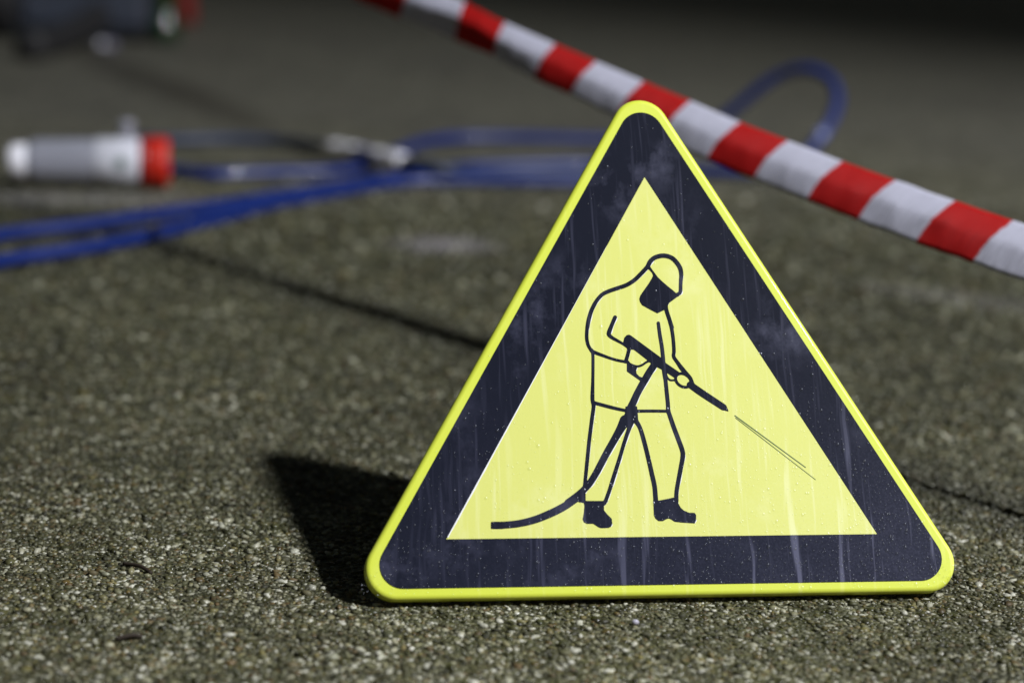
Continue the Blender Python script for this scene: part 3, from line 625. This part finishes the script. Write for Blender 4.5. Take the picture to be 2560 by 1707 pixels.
# ---------------------------------------------------------------- equipment standing at the back left
M_TYRE = simple('black rubber', (.008, .008, .009), .7, vary=.3); M_HOUS = simple('slate blue housing', (.035, .042, .060), .45, vary=.3, scale=8)
def machine():
    root = empty('cleaning_machine', (-1.30, 4.05, LIFT)); tag(root, 'dark slate machine on black wheel standing in the gloom at the back left', 'machine')
    def own(o): o.parent = root; o.matrix_parent_inverse = Matrix.Translation(root.location).inverted(); return o
    own(box('housing', (-1.40, 3.98, LIFT+.035), (-1.075, 4.45, .62), M_HOUS, None, .02))
    own(box('base_frame', (-1.41, 3.965, LIFT+.020), (-1.09, 4.46, LIFT+.034), simple('frame paint', (.02, .024, .03), .5), None, .004))
    for yy in (4.02, 4.38):
        w = own(lathe('wheel', [(-.085, .08), (-.08, .105), (-.07, .115), (-.02, .115), (-.01, .105), (-.005, .08)], (-1.40, yy, .115+LIFT), (1, 0, 0), M_TYRE, None, 36))
        r = lathe('rim', [(-.09, .03), (-.088, .06), (-.082, .07), (-.008, .07), (-.002, .06), (0, .03)], (-1.40, yy, .115+LIFT), (1, 0, 0), M_STEEL, None, 24)
        r.parent = w; r.matrix_parent_inverse = Matrix()
    own(tube('stand_foot', [(-1.245, 3.44, LIFT+.034), (-1.225, 3.62, LIFT+.034), (-1.205, 3.80, LIFT+.05), (-1.20, 4.0, LIFT+.07)], .036, M_TYRE, None, 12))
    for k in range(4):
        own(box('vent_slat', (-1.36, 3.972, .14+k*.05), (-1.16, 3.979, .155+k*.05), M_TYRE, None, .002))
machine()
fit = empty('hose_fitting', (-1.13, 3.72, LIFT)); tag(fit, 'small pale metal hose fitting lying beside the machine foot', 'fitting')
o = lathe('fitting_body', [(0, .010), (.003, .016), (.022, .016), (.025, .012), (.05, .012), (.053, .008)], (-1.155, 3.72, .016+LIFT), (1, .1, 0), simple('dull pale metal', (.12, .115, .16), .5), None, 8); o.parent = fit; o.matrix_parent_inverse = Matrix.Translation(fit.location).inverted()
o = lathe('fitting_nut', [(0, .014), (.003, .021), (.014, .021), (.017, .014)], (-1.148, 3.721, .016+LIFT), (1, .1, 0), M_STEEL, None, 6); o.parent = fit; o.matrix_parent_inverse = Matrix.Translation(fit.location).inverted()
bot = empty('bottle', (-1.035, 4.03, LIFT)); tag(bot, 'dark green glossy bottle standing right of the machine', 'bottle')
M_GREENB = simple('dark green gloss', (.006, .028, .011), .14, vary=.2, coat=1.0)
o = lathe('bottle_body', [(0, .024), (.003, .030), (.010, .035), (.022, .039), (.034, .0405), (.046, .039), (.058, .035), (.068, .030), (.078, .026), (.095, .0235), (.20, .0225), (.24, .018), (.27, .0150), (.31, .014)], (0, 0, 0), (0, 0, 1), M_GREENB, bot, 32)
o = lathe('bottle_cap', [(.3105, .016), (.312, .018), (.335, .018), (.337, .016)], (0, 0, 0), (0, 0, 1), M_TYRE, bot, 24)
cyl = empty('red_cylinder', (-1.09, 4.72, LIFT)); tag(cyl, 'red cylinder standing behind the dark green bottle', 'cylinder')
cyl.rotation_euler = (0, math.radians(-8), 0)
o = lathe('cylinder_body', [(0, .018), (.006, .024), (.02, .0265), (.34, .0265), (.37, .02), (.385, .011)], (0, 0, 0), (0, 0, 1), simple('red enamel', (.17, .010, .008), .4, coat=.2), cyl, 28)
o = lathe('cylinder_valve', [(.3855, .010), (.40, .010), (.402, .014), (.42, .014), (.422, .008)], (0, 0, 0), (0, 0, 1), M_STEEL, cyl, 16)

# ---------------------------------------------------------------- bits lying on the near slab
M_TWIG = simple('dark twig bark', (.022, .014, .007), .8, vary=.4, scale=200)
def twig(p0, p1, r, label):
    p0 = Vector((*p0, r*1.4)); p1 = Vector((*p1, r*1.4)); md = p0.lerp(p1, .5) + Vector((.0015, .001, .0012))
    o = tube('twig', [p0, md, p1], r, M_TWIG, None, seg=7, step=.0015); tag(o, label, 'twig', 'twigs on the paving')
twig((-.356, .038), (-.335, .022), .0013, 'thin dark twig on the paving left of the sign shadow')
twig((-.335, -.094), (-.320, -.089), .0014, 'short dark twig on the paving near the bottom left of the picture')
M_PEB = simple('pale stone', (.40, .39, .46), .4, vary=.2, scale=300)
V0, F0 = icosa(); g = np.random.default_rng(2)
V0 = V0*(1+g.normal(0, .1, (12, 1)))*np.array([.0034, .0026, .0022])
peb = tri_obj('pebble', V0, F0, M_PEB); peb.location = (-.023, -.036, .0022)
tag(peb, 'small pale lilac pebble on the paving in front of the sign', 'pebble')
sd = peb.modifiers.new('round', 'SUBSURF'); sd.levels = 1; sd.render_levels = 2
